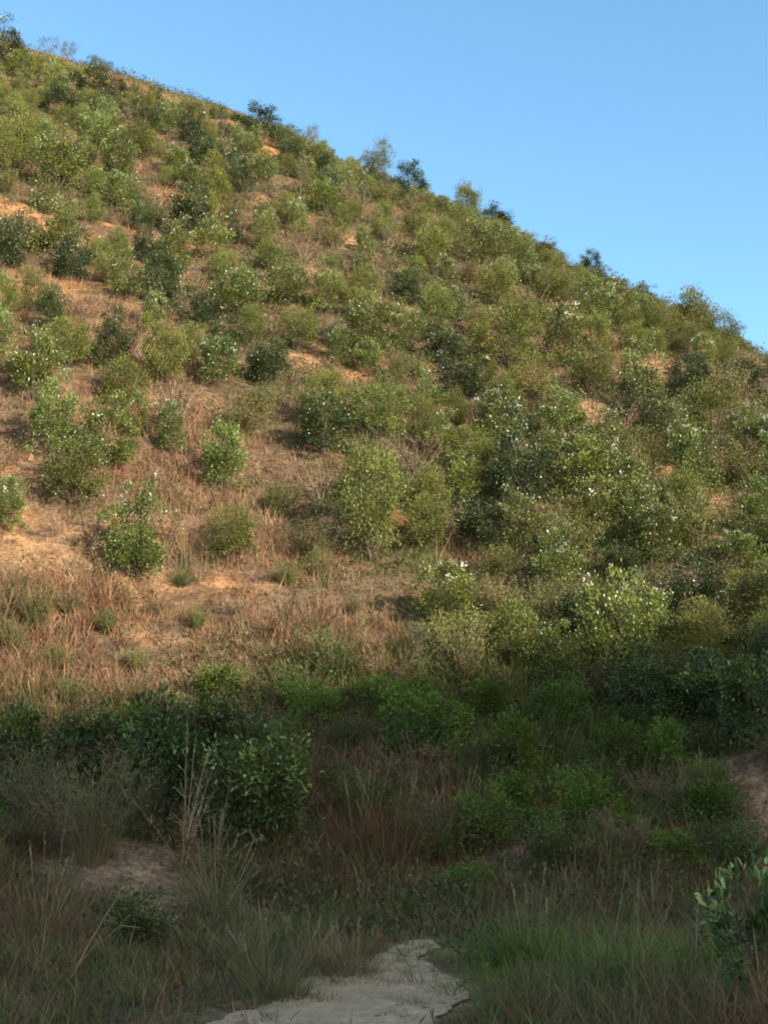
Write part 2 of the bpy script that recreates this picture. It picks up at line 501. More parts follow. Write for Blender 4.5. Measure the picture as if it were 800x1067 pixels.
def bush_meshes(seed, H=1.7, R=.8, stems=5, clumps=46, per=34, L=.085, W=.04, cr=.17, cols=((.035, .06, .018), (.085, .12, .03)), tips=None, trunk=.0,
                bark=(.095, .075, .055), fold=False, flowers=0, mat=None, lump=.35, low=.0, stem_r=.018, upl=.25, sparse=1.0):
    r = np.random.default_rng(seed)
    sb = MB(); lb = MB()
    # stems
    ends = []
    if trunk > 0:
        top = np.array([r.normal(0, .05), r.normal(0, .05), trunk])
        tube(sb, [[0, 0, -.12], top * .5 + r.normal(0, .02, 3) * [1, 1, 0], top], [stem_r * 2.0, stem_r * 1.7, stem_r * 1.3], bark, 6)
        b0 = top
    else:
        b0 = np.array([0, 0, -.08])
    skel = []
    for s in range(stems):
        a = 2 * np.pi * (s + r.random() * .7) / stems
        rr = R * r.uniform(.25, .75); hh = H * r.uniform(.62, .95)
        e = np.array([math.cos(a) * rr, math.sin(a) * rr, hh])
        q = [b0 + (e - b0) * t + np.array([math.cos(a), math.sin(a), 0]) * .12 * R * math.sin(t * 3.1) + r.normal(0, .02, 3) for t in np.linspace(0, 1, 6)]
        q[0] = b0
        tube(sb, q, np.linspace(stem_r, stem_r * .35, 6), bark, 5)
        skel += q[2:]
    skel = np.array(skel)
    # clump centres in a lumpy crown
    cen = []
    lob = rdir(r, 7); la = r.uniform(-lump, lump, 7)
    zc = H * .55 + trunk * .35; hz = (H - max(trunk * .8, low)) / 2
    zc = max(trunk * .8, low) + hz
    while len(cen) < clumps:
        d = rdir(r, 1)[0]
        sc = 1 + np.sum(la * np.maximum(0, lob @ d) ** 3)
        rad = sc * r.uniform(.25, 1.0) ** .55
        wide = 1.0
        if d[2] < 0 and trunk == 0: wide = min(2.2, .86 / max(.3, math.sqrt(1 - d[2] ** 2)))
        p = np.array([d[0] * R * rad * wide, d[1] * R * rad * wide, zc + d[2] * hz * rad])
        if p[2] < .05: continue
        # narrower toward the ground
        cen.append(p)
    cen = np.array(cen)
    for p in cen:
        k = skel[np.argmin(np.linalg.norm(skel - p - np.array([0, 0, -.15]), axis=1))]
        mid = (k + p) / 2 + r.normal(0, .03, 3) + [0, 0, -.03]
        tube(sb, [k, mid, p], [stem_r * .32, stem_r * .22, stem_r * .12], bark, 3)
    ctr = np.array([0, 0, zc * .8])
    n = clumps * per
    ci = np.repeat(np.arange(clumps), per)
    off = r.normal(size=(n, 3)) * cr * np.array([1, 1, .8]) * r.uniform(.6, 1.25, (clumps, 1))[ci] * .62
    P = cen[ci] + off
    keep = (P[:, 2] > .02) & (r.random(n) < sparse)
    P = P[keep]; off = off[keep]; ci = ci[keep]; n = len(P)
    out = unit(P - ctr)
    D = unit(out * .7 + unit(off) * .6 + rdir(r, n) * .6 + np.array([0, 0, upl]))
    N = unit(out * .5 + rdir(r, n) * .8 + np.array([0, 0, .6]))
    cc = pal(r, n, cols[0], cols[1]) * r.uniform(.8, 1.2, (clumps, 1))[ci]
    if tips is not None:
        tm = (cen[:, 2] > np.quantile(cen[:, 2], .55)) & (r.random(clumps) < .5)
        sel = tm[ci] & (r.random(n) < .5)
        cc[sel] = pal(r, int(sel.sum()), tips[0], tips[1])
    leaves(lb, P, D, N, L * r.uniform(.7, 1.25, n), W * r.uniform(.75, 1.2, n), cc, fold)
    res = {'stems': sb.mesh('stems', M_BARK), 'foliage': lb.mesh('foliage', mat or M_GLOSS)}
    if flowers:
        fb = MB()
        tips_ = np.argsort(-(cen[:, 2] / H + .5 * r.random(clumps)))[:max(4, clumps // 5)]
        base = cen[r.choice(tips_, flowers, p=(lambda q: q / q.sum())(r.random(len(tips_)) ** 2 + .02))]
        o2 = unit(base - ctr)
        c0 = base + o2 * cr * r.uniform(.7, 1.3, (flowers, 1)) + r.normal(0, .05, (flowers, 3))
        nn = unit(o2 + .6 * rdir(r, flowers) + [0, 0, .3])
        A = unit(np.cross(nn, rdir(r, flowers))); B = np.cross(nn, A)
        s = r.uniform(.016, .042, flowers)[:, None]
        an = np.linspace(0, 2 * np.pi, 10, endpoint=False)
        for_v = [c0]
        for k, t in enumerate(an):
            q = 1.0 if k % 2 == 0 else .62
            for_v.append(c0 + (A * math.cos(t) + B * math.sin(t)) * s * q + nn * s * .35 * q)
        V = np.stack(for_v, 1)
        ofs = np.arange(flowers)[:, None, None] * 11
        tri = np.array([[0, 1 + k, 1 + (k + 1) % 10] for k in range(10)])[None]
        fb.add(V.reshape(-1, 3), (ofs + tri).reshape(-1, 3), pal(r, flowers, (.55, .53, .45), (.72, .70, .63), .04).repeat(11, 0))
        res['blossoms'] = fb.mesh('blossoms', M_PETAL)
    return res


def feather_meshes(seed, H=1.2, R=.6, stems=44, per=34, L=.075, W=.022, cols=((.085, .095, .025), (.15, .155, .045)), twig=(.12, .095, .05), mat=None, spread=.55, start=.25):
    """many thin rising stems with small leaves along them"""
    r = np.random.default_rng(seed)
    sb = MB(); lb = MB()
    for s in range(stems):
        a = r.uniform(0, 2 * np.pi); q = r.random() ** .6
        b = np.array([math.cos(a), math.sin(a), 0]) * R * .28 * q
        h = H * r.uniform(.5, 1.08)
        ou = np.array([math.cos(a + r.normal(0, .5)), math.sin(a + r.normal(0, .5)), 0]) * spread * R * 1.6 * q
        t = np.linspace(0, 1, 5)[:, None]
        pts = b + np.array([0, 0, 1.0]) * h * (t - .12 * q * t * t) + ou * t ** 1.6 + np.array([0, 0, -.05])
        tube(sb, pts, np.linspace(.007, .002, 5), twig, 3)
        tt = r.uniform(start, 1.02, per)
        P = np.stack([np.interp(tt, t[:, 0], pts[:, k]) for k in range(3)], 1) + r.normal(0, .035, (per, 3))
        D = unit(np.array([0, 0, .75]) + ou * .4 + rdir(r, per) * .85)
        N = rdir(r, per)
        leaves(lb, P, D, N, L * r.uniform(.6, 1.3, per), W * r.uniform(.7, 1.3, per), pal(r, per, cols[0], cols[1]) * r.uniform(.85, 1.15))
    return {'stems': sb.mesh('stems', M_BARK), 'foliage': lb.mesh('foliage', mat or M_LEAF)}


def twig_meshes(seed, H=1.0, R=.6, stems=26, leaf=8, cols=((.20, .115, .06), (.26, .17, .10)), twig=(.24, .18, .13)):
    r = np.random.default_rng(seed)
    sb = MB(); lb = MB()
    for s in range(stems):
        a = r.uniform(0, 2 * np.pi); q = r.random() ** .5
        d = np.array([math.cos(a), math.sin(a), 0])
        h = H * r.uniform(.5, 1.05)
        t = np.linspace(0, 1, 5)[:, None]
        pts = d * R * .15 * q + np.array([0, 0, 1.]) * h * t + d * R * q * t ** 1.3 * 1.1 + r.normal(0, .015, (5, 3))
        pts[0, 2] = -.05
        tube(sb, pts, np.linspace(.008, .0025, 5), twig, 3)
        for k in range(4):
            i = r.integers(2, 5); p0 = pts[i - 1] * .5 + pts[i] * .5
            e = p0 + unit(d * .5 + rdir(r, 1)[0] * .8 + [0, 0, .6]) * r.uniform(.12, .3)
            tube(sb, [p0, (p0 + e) / 2 + r.normal(0, .01, 3), e], [.004, .003, .0015], twig, 3)
            P = p0 + (e - p0) * r.random((leaf, 1)) + r.normal(0, .02, (leaf, 3))
            leaves(lb, P, rdir(r, leaf), rdir(r, leaf), .06 * r.uniform(.6, 1.2, leaf), .022 * r.uniform(.7, 1.2, leaf), pal(r, leaf, *cols))
    return {'stems': sb.mesh('stems', M_BARK), 'foliage': lb.mesh('foliage', M_DRY)}


def clump_meshes(seed, H=.8, R=.35, n=260, w=.008, cols=((.10, .12, .05), (.2, .2, .1)), lean=.45, bend=.7, mat=None, heads=0, head_col=(.35, .26, .16)):
    """one bunch of grass; the plumes are a part of their own"""
    r = np.random.default_rng(seed)
    mb = MB()
    a = r.uniform(0, 2 * np.pi, n); q = r.random(n) ** .5 * R
    P = np.stack([np.cos(a) * q, np.sin(a) * q, np.full(n, -.04)], 1)
    h = H * r.uniform(.25, 1.05, n)
    az = a + r.normal(0, .8, n)
    blades(mb, P, h, w * r.uniform(.7, 1.3, n), az, np.abs(r.normal(0, lean, n)) * .7 * (0.4 + q / R), np.abs(r.normal(0, bend, n)) * .6, pal(r, n, *cols), r=r)
    res = {'blades': mb.mesh('blades', mat or M_LEAF)}
    if heads:
        hb = MB()
        for k in range(heads):
            a = r.uniform(0, 2 * np.pi); hh = H * r.uniform(.85, 1.3); le = r.uniform(.1, .75)
            e = np.array([math.cos(a) * math.sin(le), math.sin(a) * math.sin(le), math.cos(le)]) * hh
            b = np.array([math.cos(a), math.sin(a), 0]) * R * .4 * r.random()
            tube(hb, [b, b + e * .55 + r.normal(0, .02, 3), b + e], [.004, .003, .002], head_col, 3)
            m = 26
            tt = r.uniform(.78, 1.02, (m, 1))
            leaves(hb, b + e * tt, unit(e + rdir(r, m) * .45 * hh), rdir(r, m), .05, .006, pal(r, m, np.array(head_col) * .8, np.array(head_col) * 1.2))
        res['seed_heads'] = hb.mesh('seed_heads', M_DRY)
    return res


class Kind:
    def __init__(self, name, cat, group, protos, h, w):
        self.name = name; self.cat = cat; self.group = group; self.h = h; self.w = w
        self.protos = []
        self.meshes = protos
        self.made = {}
    def place(self, P, height, width=None, label=None, v=None, group=None):
        v = random.randrange(len(self.meshes)) if v is None else v % len(self.meshes)
        if v not in self.made:
            root = empty(self.name)
            for nm, me in self.meshes[v].items():
                link(nm, me, root)
            self.made[v] = root
        else:
            src = self.made[v]
            root = src.copy(); COL.objects.link(root)
            for ch in src.children:
                c = ch.copy(); COL.objects.link(c); c.parent = root
        sz = height / self.h; sx = (width / self.w) if width else sz
        root.location = (P[0], P[1], P[2]); root.rotation_euler = (random.gauss(0, .05), random.gauss(0, .05), random.uniform(0, 6.28))
        root.scale = (sx, sx, sz)
        tag(root, label or 'shrub', self.cat, group or self.group)
        return root


G_MID = ((.060, .088, .014), (.150, .170, .032))
G_DARK = ((.018, .033, .008), (.042, .062, .014))
G_YEL = ((.10, .115, .030), (.185, .185, .058))
G_GREY = ((.085, .09, .038), (.15, .15, .07))
K_FLOWER = Kind('flowering_shrub', 'shrub', 'planted shrubs on the sunny slope',
                [bush_meshes(100 + i, 1.7, .78, 6, 78, 76, .07, .036, .17, G_MID, ((.12, .16, .045), (.17, .19, .06)), flowers=(12, 50, 22, 120, 34)[i]) for i in range(5)], 1.75, 1.75)
K_DARK = Kind('evergreen_shrub', 'shrub', 'dark evergreen shrubs on the sunny slope',
              [bush_meshes(140 + i, 1.8, .8, 6, 84, 80, .07, .036, .17, G_DARK, ((.035, .06, .014), (.06, .085, .022)), flowers=(0, 0, 34, 0)[i], lump=.45) for i in range(4)], 1.85, 1.8)
K_GREEN = Kind('leafy_shrub', 'shrub', 'planted shrubs on the sunny slope',
               [bush_meshes(180 + i, 1.6, .8, 8, 80, 96, .062, .027, .19, ((.085, .105, .020), (.165, .175, .042)), None, mat=M_LEAF, flowers=0, lump=.5, low=.08) for i in range(4)], 1.65, 1.8)
K_FEATHER = Kind('feathery_shrub', 'shrub', 'feathery shrubs on the sunny slope',
                 [feather_meshes(220 + i, 1.2, .62, 90, 52, L=.06, W=.017, cols=(G_YEL, ((.10, .115, .03), (.175, .175, .05)), ((.12, .12, .035), (.20, .185, .07)), G_YEL)[i]) for i in range(4)], 1.2, 1.5)
K_SAPLING = Kind('sapling', 'tree', 'thin saplings on the slope and crest',
                 [bush_meshes(260 + i, 2.0, .6, 5, 40, 44, .065, .026, .15, G_GREY, None, trunk=.75, mat=M_LEAF, sparse=.75, lump=.5, bark=(.17, .14, .105), stem_r=.02) for i in range(4)], 2.05, 1.4)
K_TWIG = Kind('dry_shrub', 'shrub', 'dry twiggy shrubs on the sunny slope', [twig_meshes(300 + i, 1.0, .6) for i in range(3)], 1.0, 1.3)
G_SHADE = ((.070, .120, .016), (.135, .20, .030))
K_BANK = Kind('bank_bush', 'shrub', 'low bushes on the shaded bank', [feather_meshes(400 + i, .9, .6, 70, 40, L=.065, W=.02, cols=(((.05, .085, .018), (.10, .14, .035)), ((.09, .085, .035), (.15, .135, .06)), ((.06, .095, .02), (.12, .155, .04)))[i], spread=.8, start=.1) for i in range(3)], .9, 1.5)
K_SHADE = Kind('valley_shrub', 'shrub', 'green shrubs on the shaded bank',
               [bush_meshes(330 + i, 1.1, .7, 7, 70, 56, .065, .03, .16, G_SHADE, ((.13, .19, .04), (.17, .22, .05)), mat=M_LEAF, lump=.7, low=.06) for i in range(3)], 1.15, 1.6)
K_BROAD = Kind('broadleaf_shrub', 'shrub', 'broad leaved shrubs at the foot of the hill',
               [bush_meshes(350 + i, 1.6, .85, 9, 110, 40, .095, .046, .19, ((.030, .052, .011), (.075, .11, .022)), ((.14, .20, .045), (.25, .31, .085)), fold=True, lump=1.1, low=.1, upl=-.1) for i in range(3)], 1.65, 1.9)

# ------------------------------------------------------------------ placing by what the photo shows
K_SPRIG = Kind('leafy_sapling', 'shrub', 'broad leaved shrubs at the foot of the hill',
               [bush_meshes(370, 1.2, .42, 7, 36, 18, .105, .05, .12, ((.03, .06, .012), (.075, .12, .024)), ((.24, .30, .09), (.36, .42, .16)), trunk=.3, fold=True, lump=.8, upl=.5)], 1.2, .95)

PLACED = []     # (px, py, x, y, radius, short name)


def put(kind, px, ybase, hpx, wpx, label, short=None, v=None, group=None):
    P = hit(px, ybase, ground)
    _, _, dep = project(*P)
    h = hpx * dep / F; w = wpx * dep / F
    if kind in (K_FLOWER, K_DARK, K_GREEN): h *= 1.16; w *= 1.08
    o = kind.place(P - np.array([0, 0, .03]), h, w, label, v, group)
    PLACED.append((px, ybase - hpx / 2, P[0], P[1], w / 2, short, o))
    return o


A = put
A(K_DARK, 10, 70, 40, 44, 'dark green tree-like shrub on the crest at the top left corner of the hill', 'crest corner tree')
A(K_SAPLING, 49, 56, 24, 26, 'thin greyish bare sapling on the pale grassy crest, next to the corner tree', 'greyish crest sapling', 0)
A(K_SAPLING, 71, 60, 25, 24, 'small spreading grey-green sapling standing above the pale straw strip of the crest', 'spreading crest sapling', 1)
A(K_GREEN, 103, 74, 18, 24, 'small low bush on the crest at the right end of the straw strip', 'low crest bush')
A(K_TWIG, 155, 88, 10, 22, 'tiny brownish scrub on the bare brown stretch of the crest', 'tiny crest scrub')
A(K_DARK, 97, 108, 36, 44, 'dark bush just below the straw strip of the crest', 'dark bush below the straw crest')
A(K_DARK, 64, 122, 36, 36, 'dark upright bush below left of the bush under the straw crest', 'dark upright upper bush')
A(K_GREEN, 14, 182, 62, 50, 'large light green rounded bush cut by the left edge high on the hill', 'big left edge bush')
A(K_FLOWER, 58, 200, 60, 58, 'tall bushy green shrub right of the big left edge bush, shadow at its foot', 'tall upper left shrub', 2)
A(K_FLOWER, 60, 268, 62, 56, 'dense green shrub directly below the tall upper left shrub', 'dense upper left shrub', 4)
A(K_DARK, 196, 248, 54, 52, 'very dark dense round shrub standing out on the upper left slope', 'very dark round shrub', 1)
A(K_DARK, 151, 142, 32, 32, 'dark little bush up the slope from the very dark round shrub', 'dark little upper bush')
A(K_FLOWER, 126, 226, 46, 46, 'shrub with white blossoms left of the very dark round shrub', 'blossoming upper left shrub', 3)
A(K_DARK, 270, 146, 36, 48, 'broad dark bush breaking the skyline left of centre', 'broad skyline bush')
A(K_SAPLING, 325, 152, 30, 22, 'slim lone sapling on the skyline between the broad bush and tree pair', 'slim skyline sapling', 2)
A(K_GREEN, 338, 225, 40, 40, 'rounded green bush below the slim skyline sapling', 'rounded upper middle bush')
A(K_GREEN, 394, 194, 46, 30, 'left tree of the pair on the middle skyline, narrow crown', 'left skyline tree', 3)
A(K_DARK, 428, 198, 40, 36, 'right tree of the pair on the middle skyline, wide dark crown', 'right skyline tree', 0)
A(K_GREEN, 486, 228, 42, 32, 'airy rounded tree on the skyline right of the pair', 'airy skyline tree', 0)
A(K_DARK, 518, 240, 32, 38, 'dark low tree on the skyline right beside the airy one', 'dark low skyline tree', 3)
A(K_SAPLING, 377, 228, 48, 40, 'leaning sapling with pale bare trunk below the skyline pair', 'pale trunk sapling', 1)
A(K_FLOWER, 240, 336, 52, 56, 'leafy bright green shrub with white blossoms and bare orange soil under it', 'blossoming shrub above orange soil', 0)
A(K_DARK, 118, 385, 58, 42, 'dark upright shrub on the left slope above a bush with black shadow', 'dark upright left shrub', 0)
A(K_GREEN, 128, 428, 50, 58, 'spreading bush with a black shadow under its left side', 'bush with black shadow', 1)
A(K_FLOWER, 33, 418, 74, 60, 'large green shrub near left edge, halfway up the slope', 'large left slope shrub', 2)
A(K_FLOWER, 75, 524, 64, 60, 'bright green rounded shrub alone in reddish grass near the left edge', 'lone bright round shrub', 0)
A(K_FLOWER, 139, 602, 88, 72, 'biggest bright green shrub on the left slope, long shadow to its left', 'biggest bright left shrub', 4)
A(K_FLOWER, 6, 552, 54, 44, 'white blossoming shrub cut by the left edge beside bare soil', 'blossoming left edge shrub', 3)
A(K_DARK, 335, 472, 60, 66, 'dark wide shrub in the middle of the slope', 'dark wide middle shrub', 1)
A(K_DARK, 462, 387, 52, 50, 'round blackish green tree on the middle of the slope', 'blackish round tree', 3)
A(K_DARK, 478, 420, 44, 60, 'dark spreading shrub with blossoms right below the blackish round tree', 'dark spreading middle shrub', 2)
A(K_GREEN, 388, 585, 118, 74, 'tallest leafy green shrub of the middle slope', 'tallest middle shrub', 2)
A(K_GREEN, 546, 354, 48, 52, 'rounded olive bush on the upper right slope above reddish soil', 'rounded upper right bush', 0)
A(K_DARK, 538, 527, 80, 62, 'dark shrub speckled with white blossoms right of middle', 'speckled dark shrub', 2)
A(K_DARK, 733, 650, 62, 60, 'dark round shrub just above the shadow line near the right edge', 'dark round lower right shrub', 0)
A(K_DARK, 648, 612, 44, 40, 'small dark shrub left of the dark round lower right shrub', 'small dark right shrub', 1)
A(K_DARK, 500, 582, 62, 60, 'dark shrub with pale stems below the speckled dark shrub', 'pale stemmed dark shrub', 3)
A(K_DARK, 605, 676, 56, 66, 'dark clump of leaves touching the shadow line right of centre', 'dark clump on shadow line', 0)
A(K_SAPLING, 437, 698, 62, 36, 'small dark pointed sapling at the shadow line below the middle of slope', 'pointed shadow line sapling', 2)
A(K_FLOWER, 466, 664, 72, 70, 'blossoming shrub above the pointed sapling', 'blossoming lower middle shrub', 3)
A(K_DARK, 711, 414, 40, 42, 'dark upright bush on the right slope, left one of two dark neighbours', 'left of dark right pair', 0)
A(K_DARK, 668, 447, 52, 48, 'dark rough bush below left of the dark right pair', 'dark rough right bush', 2)
A(K_DARK, 771, 415, 40, 50, 'dark broad bush near the right edge, right one of two dark neighbours', 'right of dark right pair', 1)
A(K_GREEN, 722, 352, 46, 52, 'largest rounded bush of the right skyline', 'largest right skyline bush', 1)
A(K_GREEN, 754, 364, 40, 42, 'second rounded bush of the right skyline, lower and further right', 'second right skyline bush', 3)
A(K_DARK, 616, 290, 28, 26, 'small dark pointed shrub on the right half of the skyline', 'small dark skyline shrub', 0)
A(K_SAPLING, 572, 262, 30, 20, 'thin sapling on the skyline left of the small dark shrub', 'thin right skyline sapling', 1)
A(K_FEATHER, 36, 658, 56, 54, 'yellow-green feathery bush near left edge above the shadow line', 'yellow left feathery bush', 0)
A(K_GREEN, 240, 586, 56, 52, 'mid green bush on dry grass right of the biggest bright left shrub', 'mid green left bush', 3)
A(K_FEATHER, 560, 660, 66, 90, 'pale yellow-green spreading bush at the shadow line right of the middle', 'pale spreading bush', 2)
A(K_FEATHER, 470, 640, 40, 70, 'light olive feathery bush beside the blossoming lower middle shrub', None, 0)
A(K_FLOWER, 590, 470, 56, 56, 'blossoming green shrub up the slope from the speckled dark shrub', None, 1)
A(K_FLOWER, 620, 560, 60, 66, 'shrub with a few white blossoms up the slope from small dark right shrub', None, 3)
A(K_FLOWER, 690, 585, 56, 60, 'white dotted shrub between the small dark right shrub and the right edge', None, 3)
A(K_FLOWER, 775, 600, 44, 56, 'blossoming shrub at the right edge above the shadow line', None, 3)
A(K_FEATHER, 740, 665, 46, 90, 'yellow-olive bush at the foot of the dark round lower right shrub', None, 2)
A(K_FEATHER, 655, 660, 50, 60, 'light green bush under the small dark right shrub', None, 3)
LM = [p for p in PLACED if p[5]]

# shaded bank and foreground
SH = 'shrubs on the shaded bank'
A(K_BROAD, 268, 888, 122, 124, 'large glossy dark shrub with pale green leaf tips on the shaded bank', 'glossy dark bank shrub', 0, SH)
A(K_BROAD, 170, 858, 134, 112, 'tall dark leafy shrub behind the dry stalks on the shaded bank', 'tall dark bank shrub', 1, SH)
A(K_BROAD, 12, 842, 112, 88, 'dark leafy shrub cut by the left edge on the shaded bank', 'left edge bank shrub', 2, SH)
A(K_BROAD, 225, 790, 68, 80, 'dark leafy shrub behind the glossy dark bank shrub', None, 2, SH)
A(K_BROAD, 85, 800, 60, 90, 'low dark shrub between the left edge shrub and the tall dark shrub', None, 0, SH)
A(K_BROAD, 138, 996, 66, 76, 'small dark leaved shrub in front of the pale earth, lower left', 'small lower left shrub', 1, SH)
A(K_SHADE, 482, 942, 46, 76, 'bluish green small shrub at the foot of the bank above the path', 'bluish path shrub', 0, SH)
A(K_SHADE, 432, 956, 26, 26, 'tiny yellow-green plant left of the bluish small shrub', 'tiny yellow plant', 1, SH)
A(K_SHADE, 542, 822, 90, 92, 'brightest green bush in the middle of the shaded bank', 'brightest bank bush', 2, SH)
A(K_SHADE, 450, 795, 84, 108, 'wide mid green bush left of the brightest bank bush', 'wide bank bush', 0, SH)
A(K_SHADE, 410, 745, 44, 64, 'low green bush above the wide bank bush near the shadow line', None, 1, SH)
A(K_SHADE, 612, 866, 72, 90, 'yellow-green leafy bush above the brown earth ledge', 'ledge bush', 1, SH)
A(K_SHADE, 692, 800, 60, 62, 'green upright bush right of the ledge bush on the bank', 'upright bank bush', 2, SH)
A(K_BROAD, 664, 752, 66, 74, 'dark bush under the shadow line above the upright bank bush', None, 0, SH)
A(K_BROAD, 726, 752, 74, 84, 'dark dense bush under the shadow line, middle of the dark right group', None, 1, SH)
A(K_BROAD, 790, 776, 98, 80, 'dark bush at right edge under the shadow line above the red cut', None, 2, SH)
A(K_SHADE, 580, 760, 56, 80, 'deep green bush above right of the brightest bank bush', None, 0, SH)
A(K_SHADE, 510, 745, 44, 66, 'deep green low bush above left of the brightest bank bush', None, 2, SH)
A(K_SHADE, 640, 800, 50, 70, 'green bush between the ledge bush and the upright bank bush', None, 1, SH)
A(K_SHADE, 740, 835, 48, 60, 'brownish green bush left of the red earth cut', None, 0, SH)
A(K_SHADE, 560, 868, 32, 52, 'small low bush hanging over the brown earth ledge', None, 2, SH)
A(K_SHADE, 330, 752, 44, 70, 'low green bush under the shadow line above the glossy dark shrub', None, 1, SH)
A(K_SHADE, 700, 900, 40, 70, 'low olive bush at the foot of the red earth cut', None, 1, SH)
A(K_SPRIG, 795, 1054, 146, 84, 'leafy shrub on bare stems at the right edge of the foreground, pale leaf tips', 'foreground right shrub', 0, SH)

# ------------------------------------------------------------------ the many other shrubs of the slope
DIRS = ['right of', 'above right of', 'above', 'above left of', 'left of', 'below left of', 'below', 'below right of']
ORD = ['nearest', 'second', 'third', 'fourth', 'fifth', 'sixth', 'seventh', 'eighth', 'ninth', 'tenth', 'eleventh', 'twelfth']
cand = []
pts = [(p[2], p[3], p[4]) for p in PLACED]
r2 = np.random.default_rng(99)
N_SLOPE = 620
tries = 0
while len(cand) < N_SLOPE and tries < 90000:
    tries += 1
    px = r2.uniform(-40, 840); py = r2.uniform(60, 730)
    # choose evenly over the slope in plan, not in the picture
    y = r2.uniform(17.5, 66); x = r2.uniform(-.36, .36) * y
    z = float(ground(x, y)); u, v, dep = project(x, y, z)
    if not (-45 < u < 845) or v > 735: continue
    if v < np.interp(u, [a for a, b in SKY], [b for a, b in SKY]) + (9 if u < 330 else 2): continue
    soil = float(pmask(np.array([x]), np.array([y]), SOIL)[0]); dry = float(pmask(np.array([x]), np.array([y]), DRY, .7)[0])
    if r2.random() < soil * .95: continue
    if r2.random() < dry * .6: continue
    rad = (.42 + .58 * r2.random() ** 1.3) * (.86 if u < 480 and v < 480 else 1)
    if u < 340 and v - np.interp(u, [a for a, b in SKY], [b for a, b in SKY]) < 24 and r2.random() < .65: continue
    if u < 430 and v > 592: continue
    tight = .64 if (u > 420 and v > 470) else .84
    if any((x - a) ** 2 + ((y - b) * .9) ** 2 < ((rad + c) * tight) ** 2 for a, b, c in pts): continue
    # visible? skip a spot well behind a fold
    pts.append((x, y, rad)); cand.append((x, y, z, rad, u, v, dry))
LOOK = {'flowering_shrub': ['white dotted green shrub', 'leafy green shrub with white blossoms'], 'evergreen_shrub': ['dark green shrub'], 'leafy_shrub': ['mid green bush'],
        'feathery_shrub': ['olive feathery bush'], 'sapling': ['thin grey-green sapling'], 'dry_shrub': ['brown twiggy bush']}
todo = []
for (x, y, z, rad, u, v, dry) in cand:
    right = sstep(250, 600, u)
    fill = u > 420 and v > 500
    w = np.array([.20 + .12 * right, (.10 - .03 * right), .31, .22, .05 * (v < 320), .08 + .1 * dry - .05 * fill])
    k = [K_FLOWER, K_DARK, K_GREEN, K_FEATHER, K_SAPLING, K_TWIG][r2.choice(6, p=w / w.sum())]
    h = {K_FLOWER: 1.7, K_DARK: 1.6, K_GREEN: 1.55, K_FEATHER: 1.15, K_SAPLING: 1.75, K_TWIG: .95}[k] * (.33 + .88 * rad) * r2.uniform(.85, 1.15)
    wd = rad * (2.3 if k in (K_FEATHER, K_TWIG) else 1.95) * (.75 if k is K_SAPLING else 1)
    hp = h / y * F
    if True:
        room = v - np.interp(u, [a for a, b in SKY], [b for a, b in SKY]) + (6 if u < 260 else 20 if u < 560 else 13)
        if hp > room: h *= max(.4, room / hp); wd *= max(.7, room / hp); hp = h / y * F
    best = min(LM, key=lambda p: (p[0] - u) ** 2 + (p[1] - (v - hp / 2)) ** 2)
    du = u - best[0]; dv = best[1] - (v - hp / 2)
    di = int(round(math.atan2(dv, du) / (math.pi / 4))) % 8
    todo.append((k, x, y, z, h, wd, best[5], di, math.hypot(du, dv)))
cnt = {}
for (k, x, y, z, h, wd, short, di, dd) in sorted(todo, key=lambda t: t[8]):
    key = (k.name, short, di); n = cnt.get(key, 0); cnt[key] = n + 1
    look = LOOK[k.name][0]
    lab = f"{look} {DIRS[di]} the {short}" if n == 0 else f"{ORD[n]} {look} {DIRS[di]} the {short}"
    k.place((x, y, z - .04), h, wd, lab, random.choice([1, 3, 3, 4]) if k is K_FLOWER and project(x, y, z)[0] > 400 else None)


# low weeds on the sunny foot of the slope
for (px, yb, hp, wp, k, v, lab) in [
    (22, 618, 26, 34, K_BANK, 1, 'low olive weed at the left edge below the bare soil'), (70, 640, 30, 40, K_BANK, 1, 'low olive weed right of the yellow left feathery bush'),
    (110, 660, 30, 46, K_FEATHER, 1, 'small olive feathery weed below the biggest bright left shrub'), (160, 640, 22, 34, K_BANK, 1, 'low weed right below the biggest bright left shrub'),
    (205, 655, 28, 40, K_FEATHER, 3, 'small yellowish weed on the dry grass below the mid green left bush'), (250, 640, 24, 36, K_TWIG, 0, 'small brown twiggy weed below the mid green left bush'),
    (300, 610, 30, 44, K_FEATHER, 0, 'small feathery weed left of the tallest middle shrub foot'), (320, 660, 26, 40, K_TWIG, 1, 'brown twiggy weed on the dry grass above the shadow line'),
    (285, 690, 24, 40, K_BANK, 1, 'low olive weed touching the shadow line left of middle'), (60, 700, 34, 60, K_FEATHER, 1, 'olive feathery weed above the dark left edge shrub'),
    (140, 700, 30, 44, K_FEATHER, 3, 'yellowish feathery weed above the tall dark bank shrub'), (10, 680, 40, 40, K_FEATHER, 0, 'feathery weed cut by the left edge above the shadow line'),
    (365, 640, 26, 36, K_BANK, 1, 'low weed right of the brown twiggy weed on dry grass'), (395, 680, 26, 40, K_TWIG, 2, 'twiggy weed left of the pointed shadow line sapling'),
    (188, 610, 22, 34, K_BANK, 0, 'dark low weed at the right foot of the biggest bright left shrub'), (335, 600, 36, 46, K_FEATHER, 2, 'light feathery bush up from the brown twiggy weed')]:
    put(k, px, yb, hp, wp, lab, None, v, 'low weeds at the sunny foot of the slope')

